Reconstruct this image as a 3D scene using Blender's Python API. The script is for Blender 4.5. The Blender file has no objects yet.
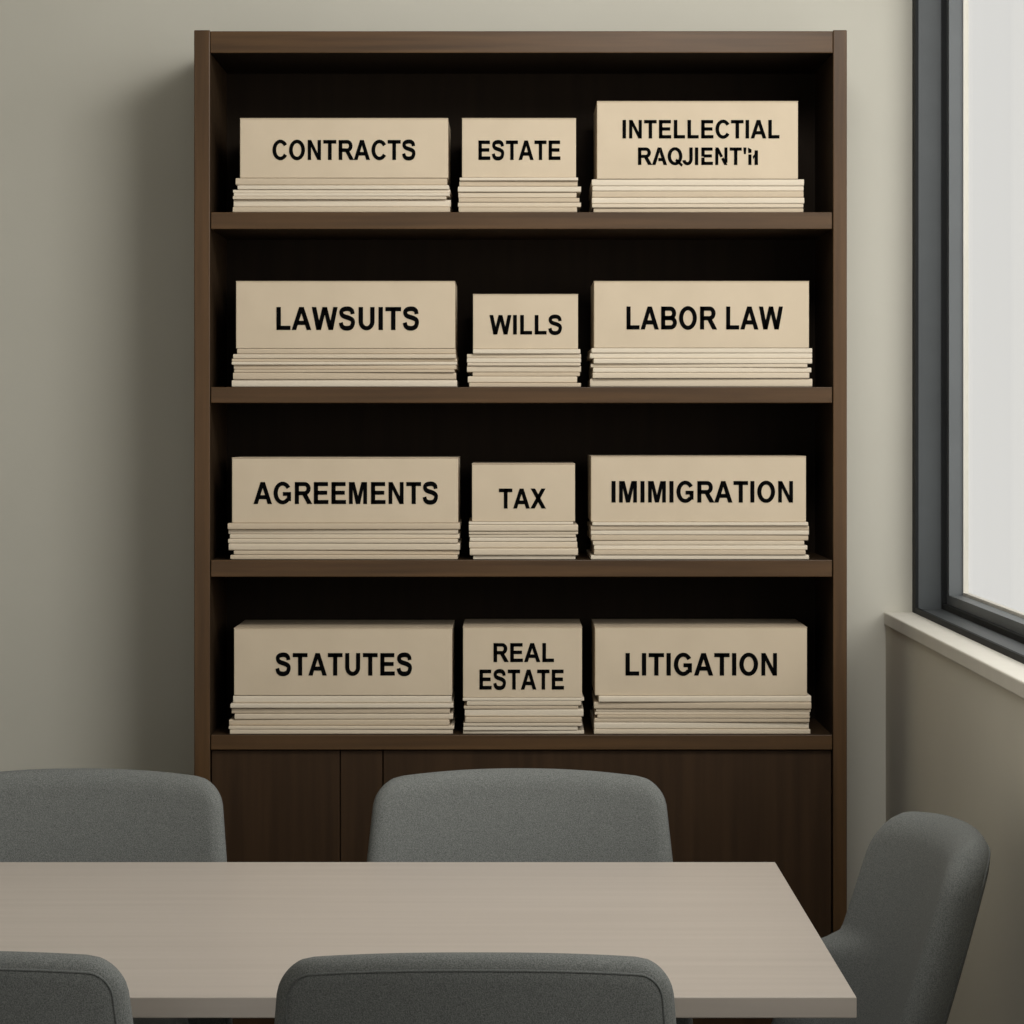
import bpy, bmesh, math, random, os
from mathutils import Vector, Matrix
random.seed(7)
S = bpy.context.scene
COL = S.collection
try:
    S.view_settings.view_transform = 'Standard'
    S.view_settings.look = 'None'
except Exception as e:
    print(e)

F = 2715.0; CX = 512.0; HY = 425.0; CAMZ = 1.5
def PX(px, d): return (px - CX) * d / F
def PZ(py, d): return CAMZ - (py - HY) * d / F

# ------------------------------------------------------------ materials
def srgb(r, g, b):
    def c(v):
        v /= 255.0
        return v / 12.92 if v <= 0.04045 else ((v + 0.055) / 1.055) ** 2.4
    return (c(r), c(g), c(b), 1.0)

def mat_noise(name, ca, cb, scale=(1, 1, 1), nscale=5.0, detail=4.0, rough=0.6, bump=0.0, bumpscale=None, spec=0.3, sheen=0.0, contrast=(0.3, 0.7)):
    m = bpy.data.materials.new(name); m.use_nodes = True
    nt = m.node_tree; N = nt.nodes; L = nt.links
    bs = N['Principled BSDF']
    bs.inputs['Roughness'].default_value = rough
    bs.inputs['Specular IOR Level'].default_value = spec
    if sheen: bs.inputs['Sheen Weight'].default_value = sheen
    tc = N.new('ShaderNodeTexCoord'); mp = N.new('ShaderNodeMapping')
    mp.inputs['Scale'].default_value = scale
    L.new(tc.outputs['Object'], mp.inputs['Vector'])
    nz = N.new('ShaderNodeTexNoise'); nz.inputs['Scale'].default_value = nscale; nz.inputs['Detail'].default_value = detail
    L.new(mp.outputs['Vector'], nz.inputs['Vector'])
    cr = N.new('ShaderNodeValToRGB')
    cr.color_ramp.elements[0].position = contrast[0]; cr.color_ramp.elements[0].color = ca
    cr.color_ramp.elements[1].position = contrast[1]; cr.color_ramp.elements[1].color = cb
    L.new(nz.outputs['Fac'], cr.inputs['Fac'])
    L.new(cr.outputs['Color'], bs.inputs['Base Color'])
    if bump:
        b = N.new('ShaderNodeBump'); b.inputs['Strength'].default_value = bump; b.inputs['Distance'].default_value = 0.002
        if bumpscale:
            n2 = N.new('ShaderNodeTexNoise'); n2.inputs['Scale'].default_value = bumpscale; n2.inputs['Detail'].default_value = 3
            L.new(tc.outputs['Object'], n2.inputs['Vector'])
            L.new(n2.outputs['Fac'], b.inputs['Height'])
        else:
            L.new(nz.outputs['Fac'], b.inputs['Height'])
        L.new(b.outputs['Normal'], bs.inputs['Normal'])
    return m

M_wall = mat_noise('wall_paint', srgb(195, 192, 180), srgb(198, 195, 183), nscale=3, rough=0.9, bump=0.05, bumpscale=250, spec=0.1)
M_wall2 = mat_noise('wall_paint_beige', srgb(208, 203, 189), srgb(211, 206, 192), nscale=3, rough=0.9, bump=0.05, bumpscale=250, spec=0.1)
M_ceil = mat_noise('ceiling_paint', srgb(215, 214, 208), srgb(218, 217, 211), nscale=3, rough=0.9, spec=0.1)
M_floor = mat_noise('carpet', srgb(58, 56, 53), srgb(78, 75, 71), nscale=180, rough=0.95, bump=0.3, spec=0.05)
M_sill = mat_noise('sill_stone', srgb(216, 212, 201), srgb(222, 218, 207), nscale=12, rough=0.5, spec=0.3)
M_woodv = mat_noise('walnut_vertical', srgb(66, 47, 27), srgb(87, 63, 38), scale=(30, 30, 1.2), nscale=2.2, detail=6, rough=0.42, bump=0.05, spec=0.28)
M_woodh = mat_noise('walnut_horizontal', srgb(66, 47, 27), srgb(87, 63, 38), scale=(1.2, 30, 30), nscale=2.2, detail=6, rough=0.42, bump=0.05, spec=0.28)
M_shadedeep = mat_noise('walnut_deep_shade', srgb(30, 22, 14), srgb(35, 26, 17), scale=(25, 25, 1.2), nscale=2.2, detail=3, rough=0.7, spec=0.1)  # shade of the poorly lit bookcase interior, painted in as near-black brown
M_shademid = mat_noise('walnut_mid_shade', srgb(44, 32, 20), srgb(54, 40, 25), scale=(25, 25, 1.2), nscale=2.2, detail=6, rough=0.6, spec=0.15)  # walnut darkened to paint in shade on inner sides and shelf faces
M_door = mat_noise('walnut_door', srgb(49, 35, 22), srgb(62, 45, 29), scale=(22, 22, 1.0), nscale=2.2, detail=6, rough=0.55, bump=0.04, spec=0.15)
M_table = mat_noise('taupe_laminate', srgb(179, 169, 159), srgb(187, 177, 167), scale=(1.0, 26, 26), nscale=1.6, detail=6, rough=0.38, spec=0.4)
M_metal = mat_noise('dark_metal', srgb(40, 40, 42), srgb(48, 48, 50), nscale=20, rough=0.4, spec=0.5)
M_fabric = mat_noise('grey_fabric', srgb(87, 89, 87), srgb(128, 130, 127), nscale=600, detail=3, rough=0.95, bump=0.35, spec=0.04, sheen=0.03)
M_piping = mat_noise('grey_fabric_seam', srgb(86, 88, 86), srgb(112, 114, 112), nscale=600, detail=2, rough=0.95, bump=0.3, spec=0.04)
M_frame = mat_noise('anthracite_aluminium', srgb(66, 70, 72), srgb(72, 76, 78), nscale=10, rough=0.45, spec=0.4)
M_frame2 = mat_noise('grey_sash_aluminium', srgb(96, 100, 102), srgb(102, 106, 108), nscale=10, rough=0.45, spec=0.4)
M_gasket = mat_noise('black_gasket', srgb(12, 14, 15), srgb(18, 20, 21), nscale=10, rough=0.7)
M_box = mat_noise('cream_card', srgb(197, 181, 157), srgb(203, 187, 163), nscale=9, detail=5, rough=0.75, bump=0.05, bumpscale=300, spec=0.15)
M_lid = mat_noise('cream_card_lid', srgb(184, 167, 143), srgb(192, 175, 151), nscale=9, rough=0.75, spec=0.15)
M_ink = mat_noise('black_ink', srgb(6, 6, 6), srgb(9, 9, 9), nscale=9, rough=0.85, spec=0.03)
M_fold = [mat_noise('folder_card_a', srgb(201, 187, 165), srgb(205, 191, 170), nscale=6, rough=0.75, spec=0.15),
          mat_noise('folder_card_b', srgb(190, 174, 151), srgb(195, 179, 156), nscale=6, rough=0.75, spec=0.15),
          mat_noise('folder_card_c', srgb(208, 196, 176), srgb(213, 201, 182), nscale=6, rough=0.75, spec=0.15)]
M_glass = bpy.data.materials.new('clear_glass'); M_glass.use_nodes = True
nt = M_glass.node_tree; nt.nodes.clear()
o = nt.nodes.new('ShaderNodeOutputMaterial'); mx = nt.nodes.new('ShaderNodeMixShader')
tr = nt.nodes.new('ShaderNodeBsdfTransparent'); gl = nt.nodes.new('ShaderNodeBsdfGlossy'); gl.inputs['Roughness'].default_value = 0.02
tr.inputs['Color'].default_value = (0.97, 0.97, 0.96, 1)
mx.inputs[0].default_value = 0.05
nt.links.new(tr.outputs[0], mx.inputs[1]); nt.links.new(gl.outputs[0], mx.inputs[2]); nt.links.new(mx.outputs[0], o.inputs['Surface'])

# ------------------------------------------------------------ helpers
def link(ob, parent=None):
    COL.objects.link(ob)
    if parent: ob.parent = parent
    return ob

def empty(name, loc, label=None, category=None, rotz=0):
    e = bpy.data.objects.new(name, None); e.empty_display_size = 0.1
    e.location = loc; e.rotation_euler = (0, 0, rotz)
    if label: e['label'] = label
    if category: e['category'] = category
    return link(e)

def box_mesh(name, x0, x1, y0, y1, z0, z1, mat, bevel=0.0, seg=2):
    me = bpy.data.meshes.new(name); bm = bmesh.new()
    bmesh.ops.create_cube(bm, size=1)
    for v in bm.verts:
        v.co = Vector((x0 if v.co.x < 0 else x1, y0 if v.co.y < 0 else y1, z0 if v.co.z < 0 else z1))
    if bevel:
        bmesh.ops.bevel(bm, geom=bm.edges[:], offset=bevel, segments=seg, profile=0.5, affect='EDGES')
    bm.to_mesh(me); bm.free()
    me.materials.append(mat)
    return me

def box(name, x0, x1, y0, y1, z0, z1, mat, parent=None, bevel=0.0, seg=2, **props):
    cx, cy = (x0 + x1) / 2, (y0 + y1) / 2
    me = box_mesh(name, x0 - cx, x1 - cx, y0 - cy, y1 - cy, 0, z1 - z0, mat, bevel, seg)
    ob = bpy.data.objects.new(name, me); ob.location = (cx, cy, z0)
    link(ob, parent)
    for k, v in props.items(): ob[k] = v
    return ob

def addbox(bm, x0, x1, y0, y1, z0, z1):
    r = bmesh.ops.create_cube(bm, size=1)
    for v in r['verts']:
        v.co = Vector((x0 if v.co.x < 0 else x1, y0 if v.co.y < 0 else y1, z0 if v.co.z < 0 else z1))

# ------------------------------------------------------------ room
YB = 5.95; XR = 0.815; XL = -3.2; CEIL = 3.0; Y0 = -0.8
box('floor', XL - 0.1, 1.0, Y0, YB + 0.1, -0.1, 0, M_floor, kind='structure')
box('ceiling', XL - 0.1, 1.0, Y0, YB + 0.1, CEIL, CEIL + 0.1, M_ceil, kind='structure')
box('wall_back', XL - 0.1, 0.990, YB, YB + 0.02, 0, CEIL, M_wall, kind='structure')
box('wall_left', XL - 0.1, XL, Y0, YB, 0, CEIL, M_wall, kind='structure')
SILL = PZ(612, YB)
me = bpy.data.meshes.new('wall_right'); bm = bmesh.new()
addbox(bm, XR + 0.004, 1.0, Y0, YB, 0, SILL - 0.028)
addbox(bm, XR + 0.004, 1.0, Y0, YB, 2.85, CEIL)
addbox(bm, XR + 0.004, 1.0, Y0, 1.2, SILL - 0.028, 2.85)
bm.to_mesh(me); bm.free(); me.materials.append(M_wall2)
wr = bpy.data.objects.new('wall_right', me); link(wr); wr['kind'] = 'structure'
box('trim_1', XR, 1.0, 1.2, YB, SILL - 0.028, SILL, M_sill, bevel=0.003, kind='structure')

win = empty('window_1', (0.95, 3.5, SILL)); win['kind'] = 'structure'
def ring_frame(name, x0, x1, ya, yb, za, zb, w, mat, parent, wb=None):
    wb = wb or w
    me = bpy.data.meshes.new(name); bm = bmesh.new()
    addbox(bm, x0, x1, ya, ya + w, za, zb)
    addbox(bm, x0, x1, yb - w, yb, za, zb)
    addbox(bm, x0, x1, ya + w, yb - w, za, za + wb)
    addbox(bm, x0, x1, ya + w, yb - w, zb - w, zb)
    for v in bm.verts: v.co -= Vector(parent.location)
    bm.to_mesh(me); bm.free(); me.materials.append(mat)
    ob = bpy.data.objects.new(name, me); return link(ob, parent)
WT = 2.85
ring_frame('outer_frame', 0.877, 0.884, 1.2, YB - 0.001, SILL, WT, 0.045, M_gasket, win, 0.012)
ring_frame('outer_frame', 0.884, 0.937, 1.2, YB - 0.001, SILL, WT, 0.043, M_frame, win, 0.010)
ring_frame('gasket', 0.934, 0.944, 1.245, YB - 0.044, SILL + 0.010, WT - 0.043, 0.012, M_gasket, win, 0.012)
ring_frame('sash_frame', 0.944, 0.974, 1.257, YB - 0.056, SILL + 0.022, WT - 0.055, 0.030, M_frame2, win, 0.020)
ring_frame('glazing_bead', 0.974, 0.985, 1.287, YB - 0.086, SILL + 0.042, WT - 0.085, 0.006, M_sill, win)
gme = box_mesh('glass', 0.981 - 0.95, 0.984 - 0.95, 1.29 - 3.5, YB - 0.091 - 3.5, 0.045, WT - 0.09 - SILL, M_glass)
link(bpy.data.objects.new('glass', gme), win)

# ------------------------------------------------------------ bookcase
D = 5.6
bx0, bx1 = PX(194, D), PX(847, D)
bc = empty('bookcase', ((bx0 + bx1) / 2, (D + YB) / 2, 0), 'tall dark walnut bookcase with four open shelves and lower cabinet', 'bookcase')
OX, OY = bc.location.x, bc.location.y
def bpart(name, px0, px1, py0, py1, y0, y1, mat, bevel=0.002, z0=None, z1=None, dark=None, **p):
    x0, x1 = PX(px0, D) - OX, PX(px1, D) - OX
    zt = PZ(py0, D) if z1 is None else z1; zb = PZ(py1, D) if z0 is None else z0
    ob = box(name, x0, x1, y0 - OY, y1 - OY, zb, zt, mat, bc, bevel, **p)
    if dark:  # second material puts interior shade into the colour of the chosen faces
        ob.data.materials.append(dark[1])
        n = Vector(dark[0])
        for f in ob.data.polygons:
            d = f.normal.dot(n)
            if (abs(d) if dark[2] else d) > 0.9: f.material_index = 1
    return ob
bpart('side_panel', 194, 210, 30, 0, D, YB - 0.002, M_woodv, 0.002, z0=0, dark=((1, 0, 0), M_shademid, False))
bpart('side_panel', 833, 847, 30, 0, D, YB - 0.002, M_woodv, 0.002, z0=0, dark=((-1, 0, 0), M_shademid, False))
bpart('top_panel', 210, 833, 31, 53, D + 0.001, YB - 0.002, M_woodh, dark=((0, 0, -1), M_shadedeep, False))
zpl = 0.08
bpart('back_panel', 210, 833, 53, 0, YB - 0.02, YB - 0.004, M_shadedeep, 0, z0=zpl)
shelfpx = [(212, 229), (387, 403), (560, 577), (735, 750)]
for a, b in shelfpx:
    bpart('shelf', 210.6, 832.4, a, b, D + 0.003, YB - 0.021, M_woodh, 0.0015, dark=((0, 0, 1), M_shademid, True))
bpart('plinth', 210, 833, 0, 0, D + 0.03, YB - 0.03, M_shadedeep, 0, z0=0, z1=zpl)
bpart('cabinet_door', 211, 339.3, 751, 0, D + 0.012, D + 0.032, M_door, 0.0010, z0=zpl + 0.004)
bpart('divider_panel', 340.3, 382, 751, 0, D + 0.012, D + 0.036, M_door, 0.0010, z0=zpl + 0.004)
bpart('cabinet_door', 383.2, 832, 751, 0, D + 0.012, D + 0.032, M_door, 0.0010, z0=zpl + 0.004)

# ------------------------------------------------------------ lettering (bold sans capitals drawn as stroke polygons)
def R_(x0, y0, x1, y1): return [[(x0, y0), (x1, y0), (x1, y1), (x0, y1)]]
def arc(cx, cy, rx, ry, irx, iry, t0, t1, n=28):
    out = []
    for i in range(n):
        a = math.radians(t0 + (t1 - t0) * i / n); b = math.radians(t0 + (t1 - t0) * (i + 1) / n)
        out.append([(cx + rx * math.cos(a), cy + ry * math.sin(a)), (cx + rx * math.cos(b), cy + ry * math.sin(b)),
                    (cx + irx * math.cos(b), cy + iry * math.sin(b)), (cx + irx * math.cos(a), cy + iry * math.sin(a))])
    return out
def bowl(x0, y0, y1, xr, xc, hw, vw):
    ry = (y1 - y0) / 2; cy = (y0 + y1) / 2
    return R_(x0, y0, xc, y0 + hw) + R_(x0, y1 - hw, xc, y1) + arc(xc, cy, xr - xc, ry, xr - xc - vw, ry - hw, -90, 90, 18)
def stroke(P, w):
    pts = []
    Q = [P[0]] + P + [P[-1]]
    for i in range(1, len(Q) - 2):
        p0, p1, p2, p3 = [Vector(q) for q in Q[i - 1:i + 3]]
        for k in range(4):
            t = k / 4
            pts.append(0.5 * ((2 * p1) + (p2 - p0) * t + (2 * p0 - 5 * p1 + 4 * p2 - p3) * t * t + (-p0 + 3 * p1 - 3 * p2 + p3) * t ** 3))
    pts.append(Vector(P[-1])); L = []
    for i, p in enumerate(pts):
        d = (pts[min(i + 1, len(pts) - 1)] - pts[max(i - 1, 0)]).normalized(); n = Vector((-d.y, d.x)) * w / 2
        L.append(((p + n)[:], (p - n)[:]))
    return [[a[0], a[1], b[1], b[0]] for a, b in zip(L, L[1:])]
def mir(polys, c): return [[(2 * c - x, y) for x, y in p] for p in polys]
sv, sh = 162, 132
SP = [(530, 495), (508, 590), (430, 648), (325, 660), (205, 643), (128, 590), (122, 515), (165, 452), (250, 415), (350, 388), (455, 352), (532, 295), (540, 205), (492, 105), (405, 63), (318, 54), (215, 68), (135, 125), (100, 232)]
A_ = [[(0, 0), (168, 0), (358, 520), (273, 716)]]
GLY = {
 'A': (722, A_ + mir(A_, 358) + [[(273, 716), (358, 520), (443, 716)]] + [[(190, 156), (526, 156), (486, 288), (230, 288)]]),
 'B': (722, R_(71, 0, 71 + sv, 716) + bowl(100, 0, 422, 692, 440, sh, 162) + bowl(100, 294, 716, 660, 430, sh, 162)),
 'C': (722, arc(392, 358, 348, 371, 184, 239, 33, 327, 36)),
 'E': (667, R_(71, 0, 71 + sv, 716) + R_(100, 716 - sh, 617, 716) + R_(100, 303, 588, 433) + R_(100, 0, 634, sh)),
 'G': (778, arc(392, 358, 350, 371, 186, 239, 33, 318, 36) + R_(400, 264, 716, 392) + R_(558, 96, 716, 392)),
 'I': (278, R_(58, 0, 58 + sv, 716)),
 'J': (556, R_(341, 225, 341 + sv, 716) + arc(257, 226, 246, 238, 84, 108, -180, 0, 20)),
 'L': (611, R_(71, 0, 71 + sv, 716) + R_(100, 0, 582, sh)),
 'N': (722, R_(69, 0, 217, 716) + R_(503, 0, 651, 716) + [[(69, 716), (222, 716), (651, 0), (496, 0)]]),
 'O': (778, arc(389, 358, 350, 371, 186, 239, 0, 360, 48)),
 'R': (722, R_(71, 0, 71 + sv, 716) + bowl(100, 286, 716, 682, 450, sh, 162) + [[(554, 0), (746, 0), (530, 334), (345, 325)]]),
 'S': (667, stroke(SP, 148)),
 'T': (611, R_(19, 716 - sh, 592, 716) + R_(225, 0, 225 + sv, 716)),
 'U': (722, R_(68, 262, 68 + sv, 716) + R_(651 - sv, 262, 651, 716) + arc(359.5, 264, 291.5, 276, 291.5 - sv, 142, 180, 360, 26)),
 'X': (667, [[(0, 0), (188, 0), (652, 716), (466, 716)], [(13, 716), (202, 716), (667, 0), (480, 0)]]),
 ' ': (278, []),
 # malformed letters of the garbled second line
 "'": (205, [[(40, 716), (195, 716), (165, 440), (70, 440)]]),
 'a': (690, A_ + mir(A_, 358)[:1] + [[(277, 716), (358, 532), (439, 716)]] + [[(300, 156), (526, 156), (486, 288), (300, 288)]]),
 'j': (470, [[(x - 70, y) for x, y in p] for p in (R_(345, 225, 345 + sv, 716) + arc(257, 226, 246, 238, 84, 108, -170, 0, 18))]),
 'e': (650, R_(71, 0, 71 + sv, 300) + R_(71, 345, 71 + sv, 716) + R_(100, 716 - sh, 610, 716) + R_(180, 306, 575, 434) + R_(100, 0, 625, sh)),
 'n': (722, R_(69, 0, 217, 660) + R_(503, 90, 651, 716) + [[(69, 716), (222, 716), (440, 352), (320, 300)], [(350, 250), (462, 312), (651, 0), (496, 0)]]),
 'l': (285, R_(60, 0, 215, 430) + [[(60, 480), (215, 500), (215, 640), (40, 716)]]),
 'i': (285, R_(60, 0, 225, 600) + [[(-30, 340), (70, 450), (70, 330), (0, 230)]]),
}
m_ = [[(150, 716), (284, 716), (418, 252), (418, 0), (337, 0)]]
GLY['M'] = (833, R_(67, 0, 214, 716) + R_(619, 0, 766, 716) + m_ + mir(m_, 416.5))
w1 = [[(1, 716), (163, 716), (336, 0), (168, 0)]]; w2 = [[(184, 0), (336, 0), (542, 716), (388, 716)]]
GLY['W'] = (944, w1 + w2 + mir(w1 + w2, 472))
GLY['Q'] = (778, GLY['O'][1] + [[(395, 170), (468, 262), (765, 15), (698, -72)]])

def text_mesh(body, w, h):
    polys = []; x = 0
    for ch in body:
        adv, P = GLY[ch]
        polys += [[(px + x, py) for px, py in p] for p in P]
        x += adv + 12
    X = [p[0] for q in polys for p in q]
    x0, x1 = min(X), max(X)
    me = bpy.data.meshes.new('lettering'); bm = bmesh.new()
    for q in polys:
        vs = [bm.verts.new(((px - (x0 + x1) / 2) / (x1 - x0) * w, -0.0008, (py - 358) / 716 * h)) for px, py in q]
        f = bm.faces.new(vs)
        f.normal_update()
        if f.normal.y > 0: f.normal_flip()
    bm.to_mesh(me); bm.free()
    me.materials.append(M_ink)
    return me

# ------------------------------------------------------------ boxes and folders
DB = 5.618
rows = [
 [dict(t=[('CONTRACTS', 272.5, 415.5, 140, 160)], b=(240, 448, 118, 178), s=(233, 451, 178, 212), n=7, nm='contracts'),
  dict(t=[('ESTATE', 478.5, 560.5, 140.5, 160)], b=(462, 576, 118, 177.5), s=(458, 581, 177.5, 212), n=7, nm='estate'),
  dict(t=[('INTELLECTIAL', 622.5, 779.5, 120, 138.5), ("RaQjIenT'li", 638, 758, 147.5, 165)], b=(597, 798, 101, 179), s=(592, 804, 179, 212), n=6, nm='intellectial')],
 [dict(t=[('LAWSUITS', 276.5, 419, 307, 330)], b=(236, 455, 281, 348.5), s=(232, 457, 348.5, 387), n=8, nm='lawsuits'),
  dict(t=[('WILLS', 489.5, 562, 315, 334.5)], b=(473, 578, 294, 349), s=(467, 581, 349, 387), n=8, nm='wills'),
  dict(t=[('LABOR LAW', 626.5, 783, 306.5, 329.5)], b=(594, 809, 281, 348), s=(590, 813, 348, 387), n=7, nm='labor law')],
 [dict(t=[('AGREEMENTS', 253.5, 438, 482, 504)], b=(232, 458, 457.5, 523), s=(228, 460, 523, 560), n=7, nm='agreements'),
  dict(t=[('TAX', 499, 546, 488.5, 508.5)], b=(472, 575, 463.5, 521.5), s=(469, 578, 521.5, 560), n=8, nm='tax'),
  dict(t=[('IMIMIGRATION', 611.5, 793, 481, 502.5)], b=(591, 806, 456, 522), s=(591, 809, 522, 560), n=8, nm='imimigration')],
 [dict(t=[('STATUTES', 275.5, 412, 653, 675.5)], b=(234, 452, 628, 695.5), s=(229, 454, 695.5, 735), n=7, nm='statutes'),
  dict(t=[('REAL', 493.5, 554, 643, 662), ('ESTATE', 479.5, 564, 669.5, 689.5)], b=(463, 582, 627, 697.5), s=(463, 584, 697.5, 735), n=8, nm='real estate'),
  dict(t=[('LITIGATION', 625.5, 777, 653, 675.5)], b=(595, 807, 627, 695.5), s=(594, 811, 695.5, 735), n=8, nm='litigation')],
]
shelfnames = ['top', 'second', 'third', 'bottom']
def folder_mesh(w, d, t, mat):
    """card folder: rounded spine at the front (-y), open at the rear with an inset paper block"""
    me = bpy.data.meshes.new('file_folder'); bm = bmesh.new()
    r = t / 2
    prof = []
    for i in range(9):
        a = math.pi / 2 + math.pi * i / 8
        sx = math.copysign(abs(math.cos(a)) ** 0.5, math.cos(a)); sz = math.copysign(abs(math.sin(a)) ** 0.5, math.sin(a))
        prof.append((r + r * sx * 0.75, r + r * sz))
    prof += [(d, 0), (d, 0.0012), (d - 0.006, 0.0012), (d - 0.006, t - 0.0012), (d, t - 0.0012), (d, t)]
    bev = 0.0010
    cols = []
    for x, k in ((-w / 2, 0.0009), (-w / 2 + bev, 0), (w / 2 - bev, 0), (w / 2, 0.0009)):
        cols.append([bm.verts.new((x, max(y, k), min(max(z, k), t - k))) for (y, z) in prof])
    n = len(prof)
    for a, b in zip(cols, cols[1:]):
        for i in range(n):
            bm.faces.new((a[i], a[(i + 1) % n], b[(i + 1) % n], b[i]))
    bm.faces.new(cols[0][::-1]); bm.faces.new(cols[-1])
    bmesh.ops.recalc_face_normals(bm, faces=bm.faces[:])
    bm.to_mesh(me); bm.free()
    me.materials.append(mat)
    return me

for ri, row in enumerate(rows):
    for bi, q in enumerate(row):
        sx0, sx1, sy0, sy1 = q['s']
        zb = PZ(shelfpx[ri][0], D) + 0.0002
        x0, x1, = PX(sx0, DB), PX(sx1, DB)
        bxa, bxb, bya, byb = q['b']
        ztopst = PZ(byb, DB)
        n = q['n']; H = ztopst - zb
        ts = [random.choice([0.6, 0.85, 1.0, 1.35]) * random.uniform(0.95, 1.05) for _ in range(n)]; s = sum(ts); ts = [t / s * H for t in ts]
        z = zb
        for k in range(n):
            w = (x1 - x0) - random.choice([0, 0.002, 0.005, 0.010, 0.014])
            off = random.uniform(-1, 1) * ((x1 - x0) - w) / 2
            me = folder_mesh(w, 0.255, ts[k] - 0.0003, random.choice(M_fold))
            ob = bpy.data.objects.new('file_folder', me)
            ob.location = ((x0 + x1) / 2 + off, DB - 0.007 + random.uniform(0, 0.008), z)
            ob.rotation_euler = (0, 0, math.radians(random.uniform(-0.7, 0.7)))
            link(ob)
            ob['label'] = 'thin cream card file folder stacked beneath the %s box' % q['nm']
            ob['category'] = 'file folder'
            ob['group'] = 'cream file folders on the %s shelf' % shelfnames[ri]
            z += ts[k]
        zt = PZ(bya, DB)
        X0, X1 = PX(bxa, DB), PX(bxb, DB); cx = (X0 + X1) / 2; w = X1 - X0; z0 = ztopst + 0.0002; h = zt - z0
        e = empty('file_box', (cx, DB, z0), 'cream cardboard file box lettered %s on stacked folders' % q['nm'], 'file box')
        e['group'] = 'lettered cream file boxes on the bookcase shelves'
        dd = 0.235
        box('body', -w / 2, w / 2, 0, dd, 0, h - 0.0022, M_box, e, 0.0012)
        box('lid', -w / 2 - 0.0004, w / 2 + 0.0004, -0.0004, dd + 0.0004, h - 0.0021, h, M_lid, e, 0.0006)
        for (tx, a, b, c, dy) in q['t']:
            to = bpy.data.objects.new('lettering', text_mesh(tx, (b - a) * DB / F, (dy - c) * DB / F))
            to.location = (PX((a + b) / 2, DB) - cx, 0, PZ((c + dy) / 2, DB) - z0)
            to['label'] = 'black bold capital lettering'
            link(to, e)

# ------------------------------------------------------------ table
TZ = 0.75
tx0, tx1, ty0, ty1 = -1.95, 0.452, 3.56, 4.66
tb = empty('conference_table', ((tx0 + tx1) / 2, (ty0 + ty1) / 2, 0), 'long rectangular taupe laminate conference table between grey chairs', 'table')
hw, hd = (tx1 - tx0) / 2, (ty1 - ty0) / 2
box('tabletop', -hw, hw, -hd, hd, TZ - 0.028, TZ, M_table, tb, 0.0018, 3)
for sx in (-1, 1):
    for sy in (-1, 1):
        cx, cy = sx * (hw - 0.75), sy * (hd - 0.30)
        box('leg', cx - 0.03, cx + 0.03, cy - 0.03, cy + 0.03, 0, TZ - 0.078, M_metal, tb, 0.003)
for sy in (-1, 1):
    box('support_rail', -hw + 0.04, hw - 0.04, sy * (hd - 0.30) - 0.02, sy * (hd - 0.30) + 0.02, TZ - 0.078, TZ - 0.0285, M_metal, tb, 0.002)

# ------------------------------------------------------------ chairs
CW, CH, CT = 0.530, 0.47, 0.062
ZB = 0.405
PRM = dict(start=0.68, span=0.38, amt=0.09, t=1.0, flare=0.18, lean=0.115, ex=1.1, one=False, CR=0.046, RR=0.032, p=2.2, wrap=0.040)
def deform(x, z, y):
    v = max(0.0, z / CH); u = x / (CW / 2)
    x2 = x * (0.99 + PRM['flare'] * (1 - v))
    arch = 0.016 * (1 - abs(u) ** 2.2) * v
    low = max(0.0, min(1.0, (PRM['start'] - v) / PRM['span'])); low = low * low * (3 - 2 * low)
    if PRM['one'] and u > 0: low = 0
    fwd = PRM['wrap'] * u * u + PRM['amt'] * low * abs(u) ** 4
    yy = 0.235 + PRM['t'] * y * (1 - 0.18 * v) - fwd + PRM['lean'] * v ** PRM['ex']
    return (x2, yy, ZB + z + arch - 0.015)
def roundmap(x, z):
    CR = PRM['CR']
    zc = z - CH / 2
    ix, iz = CW / 2 - CR, CH / 2 - CR
    dx, dz = abs(x) - ix, abs(zc) - iz
    if dx > 0 and dz > 0:
        m = max(dx, dz); l = math.hypot(dx, dz)
        dx, dz = dx / l * m, dz / l * m
        x = math.copysign(ix + dx, x); zc = math.copysign(iz + dz, zc)
    return x, zc + CH / 2
def grid_coords(n, half, r):
    e = [r * (1 - math.cos(math.pi / 2 * i / 9)) for i in range(10)]
    left = [-half + a for a in e]
    mid = [(-half + r) + (2 * half - 2 * r) * i / n for i in range(1, n)]
    return left + mid + [-a for a in reversed(left)]
def thick(e):
    t = min(1.0, e / PRM['RR']); p = PRM['p']
    return (1 - (1 - t) ** p) ** (1 / p)
def make_backrest():
    me = bpy.data.meshes.new('backrest'); bm = bmesh.new(); RR = PRM['RR']
    xs = grid_coords(28, CW / 2, RR); zs = [a + CH / 2 for a in grid_coords(36, CH / 2, RR)]
    nx, nz = len(xs), len(zs); V = {}
    for i, x in enumerate(xs):
        for j, z in enumerate(zs):
            e = min(CW / 2 - abs(x), CH / 2 - abs(z - CH / 2))
            x_, z_ = roundmap(x, z)
            g_ = thick(max(0, e))
            if i in (0, nx - 1) or j in (0, nz - 1):
                v = bm.verts.new(deform(x_, z_, 0)); V[i, j, 0] = v; V[i, j, 1] = v
            else:
                V[i, j, 0] = bm.verts.new(deform(x_, z_, -CT / 2 * g_))
                V[i, j, 1] = bm.verts.new(deform(x_, z_, CT / 2 * g_))
    for s in (0, 1):
        for i in range(nx - 1):
            for j in range(nz - 1):
                bm.faces.new([V[i, j, s], V[i + 1, j, s], V[i + 1, j + 1, s], V[i, j + 1, s]])
    bmesh.ops.recalc_face_normals(bm, faces=bm.faces[:])
    for f in bm.faces: f.smooth = True
    bm.to_mesh(me); bm.free(); me.materials.append(M_fabric)
    return me
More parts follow.
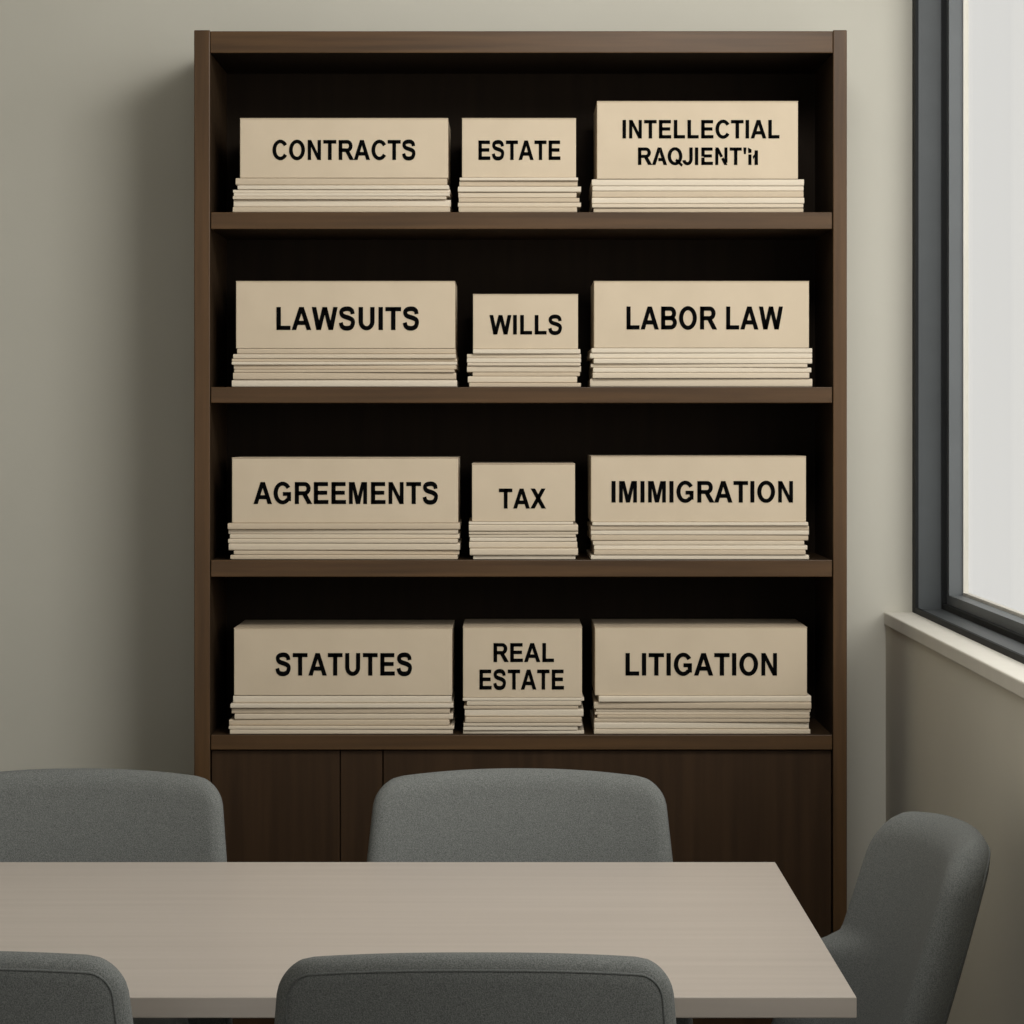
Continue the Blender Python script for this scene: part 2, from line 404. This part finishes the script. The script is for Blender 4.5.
def make_piping(side=1, e=0.017, rad=0.0017, mat=None):
    pts = []
    hx, hz = CW / 2 - e, CH / 2 - e
    n = 60
    loop = [(-hx + 2 * hx * i / n, hz) for i in range(n)] + [(hx, hz - 2 * hz * i / n) for i in range(n)] + \
           [(hx - 2 * hx * i / n, -hz) for i in range(n)] + [(-hx, -hz + 2 * hz * i / n) for i in range(n)]
    for x, zc in loop:
        x_, z_ = roundmap(x, zc + CH / 2)
        pts.append(Vector(deform(x_, z_, side * (CT / 2 * thick(e)))))
    me = bpy.data.meshes.new('piping'); bm = bmesh.new(); N = len(pts); rings = []
    for i, p in enumerate(pts):
        t = (pts[(i + 1) % N] - pts[i - 1]).normalized()
        a = t.cross(Vector((0, 1, 0))).normalized(); b = t.cross(a).normalized()
        rings.append([bm.verts.new(p + rad * (math.cos(k * math.pi / 4) * a + math.sin(k * math.pi / 4) * b)) for k in range(8)])
    for i in range(N):
        r1, r2 = rings[i], rings[(i + 1) % N]
        for k in range(8):
            bm.faces.new([r1[k], r1[(k + 1) % 8], r2[(k + 1) % 8], r2[k]])
    bmesh.ops.recalc_face_normals(bm, faces=bm.faces[:])
    for f in bm.faces: f.smooth = True
    bm.to_mesh(me); bm.free(); me.materials.append(mat or M_piping)
    return me
def make_seat():
    me = bpy.data.meshes.new('seat'); bm = bmesh.new()
    addbox(bm, -0.222, 0.222, -0.16, 0.235, 0.385, 0.475)
    bmesh.ops.subdivide_edges(bm, edges=bm.edges[:], cuts=1, use_grid_fill=True)
    for v in bm.verts:
        if v.co.y < -0.1: v.co.x *= 0.93
        if v.co.z > 0.46 and abs(v.co.x) < 0.1: v.co.z += 0.01
    es = [e for e in bm.edges if len(e.link_faces) == 2 and e.calc_face_angle() > 1.0]
    bmesh.ops.bevel(bm, geom=es, offset=0.032, segments=5, profile=0.5, affect='EDGES')
    for f in bm.faces: f.smooth = True
    bm.to_mesh(me); bm.free(); me.materials.append(M_fabric)
    return me
def make_leg():
    me = bpy.data.meshes.new('leg'); bm = bmesh.new()
    bmesh.ops.create_cone(bm, cap_ends=True, segments=20, radius1=0.011, radius2=0.018, depth=0.395)
    for v in bm.verts: v.co.z += 0.395 / 2
    for f in bm.faces: f.smooth = len(f.verts) == 4
    bm.to_mesh(me); bm.free(); me.materials.append(M_metal)
    return me
MB, MP, MS, ML = make_backrest(), make_piping(), make_seat(), make_leg()
PRM.update(start=0.60, span=0.08, amt=0.070, t=1.30, flare=0.05, lean=0.165, ex=0.80, one=True, CR=0.070, RR=0.042, p=2.0, wrap=0.045)
MB2, MP2 = make_backrest(), make_piping(1, 0.020)
def chair(x, y, rot, sx, label, sy=1.0, mb=MB, mp=MP):
    e = empty('dining_chair', (x, y, 0), label, 'chair', rot)
    e.scale = (sx, sy, 1)
    e['group'] = 'grey upholstered chairs around the table'
    for nm, m in (('backrest', mb), ('seat', MS), ('piping', mp)):
        link(bpy.data.objects.new(nm, m), e)
    for lx in (-0.18, 0.18):
        for ly in (-0.12, 0.18):
            l = bpy.data.objects.new('leg', ML); l.location = (lx, ly, 0); link(l, e)
    return e
LB = 'grey fabric upholstered chair tucked in at the table, bookcase behind it'
chair(0.014, 4.585, 0, 0.99, LB)
chair(-0.784, 4.585, 0, 0.99, LB)
LN = 'grey fabric upholstered chair with seamed back, facing the table and bookcase'
chair(PX(475, 3.24), 3.560, math.pi, 0.895, LN)
chair(PX(130, 3.24) - 0.245, 3.572, math.pi, 0.895, LN)
chair(0.289, 4.225, math.radians(-81), 0.82, 'grey fabric upholstered chair at the table end, beside the window', 1.05, MB2, MP2)

# ------------------------------------------------------------ lights
W = bpy.data.worlds.new('World'); S.world = W; W.use_nodes = True
bg = W.node_tree.nodes['Background']; bg.inputs[0].default_value = (0.80, 0.79, 0.77, 1); bg.inputs[1].default_value = 1.0
def area(name, loc, target, sx, sy, power, color):
    l = bpy.data.lights.new(name, 'AREA'); l.shape = 'RECTANGLE'; l.size = sx; l.size_y = sy; l.energy = power; l.color = color
    o = bpy.data.objects.new(name, l); o.location = loc
    o.rotation_euler = (Vector(target) - Vector(loc)).to_track_quat('-Z', 'Y').to_euler()
    link(o); return o
area('window_daylight', (2.0, 3.0, 2.3), (-0.3, 4.0, 1.0), 3.6, 1.8, 52, (1.0, 0.99, 0.97))
area('added_key_light', (0.42, 4.05, 2.93), (-0.6, 5.4, 1.2), 0.8, 0.8, 39, (1.0, 0.985, 0.955))  # added unseen key and fill lamp, placed for the bookcase's soft wall shadow

# ------------------------------------------------------------ camera
cam = bpy.data.cameras.new('camera'); cam.sensor_width = 36; cam.lens = F / 1024 * 36
cam.shift_y = -(512 - HY) / 1024
co = bpy.data.objects.new('camera', cam); co.location = (0, 0, CAMZ); co.rotation_euler = (math.pi / 2, 0, 0)
link(co); S.camera = co
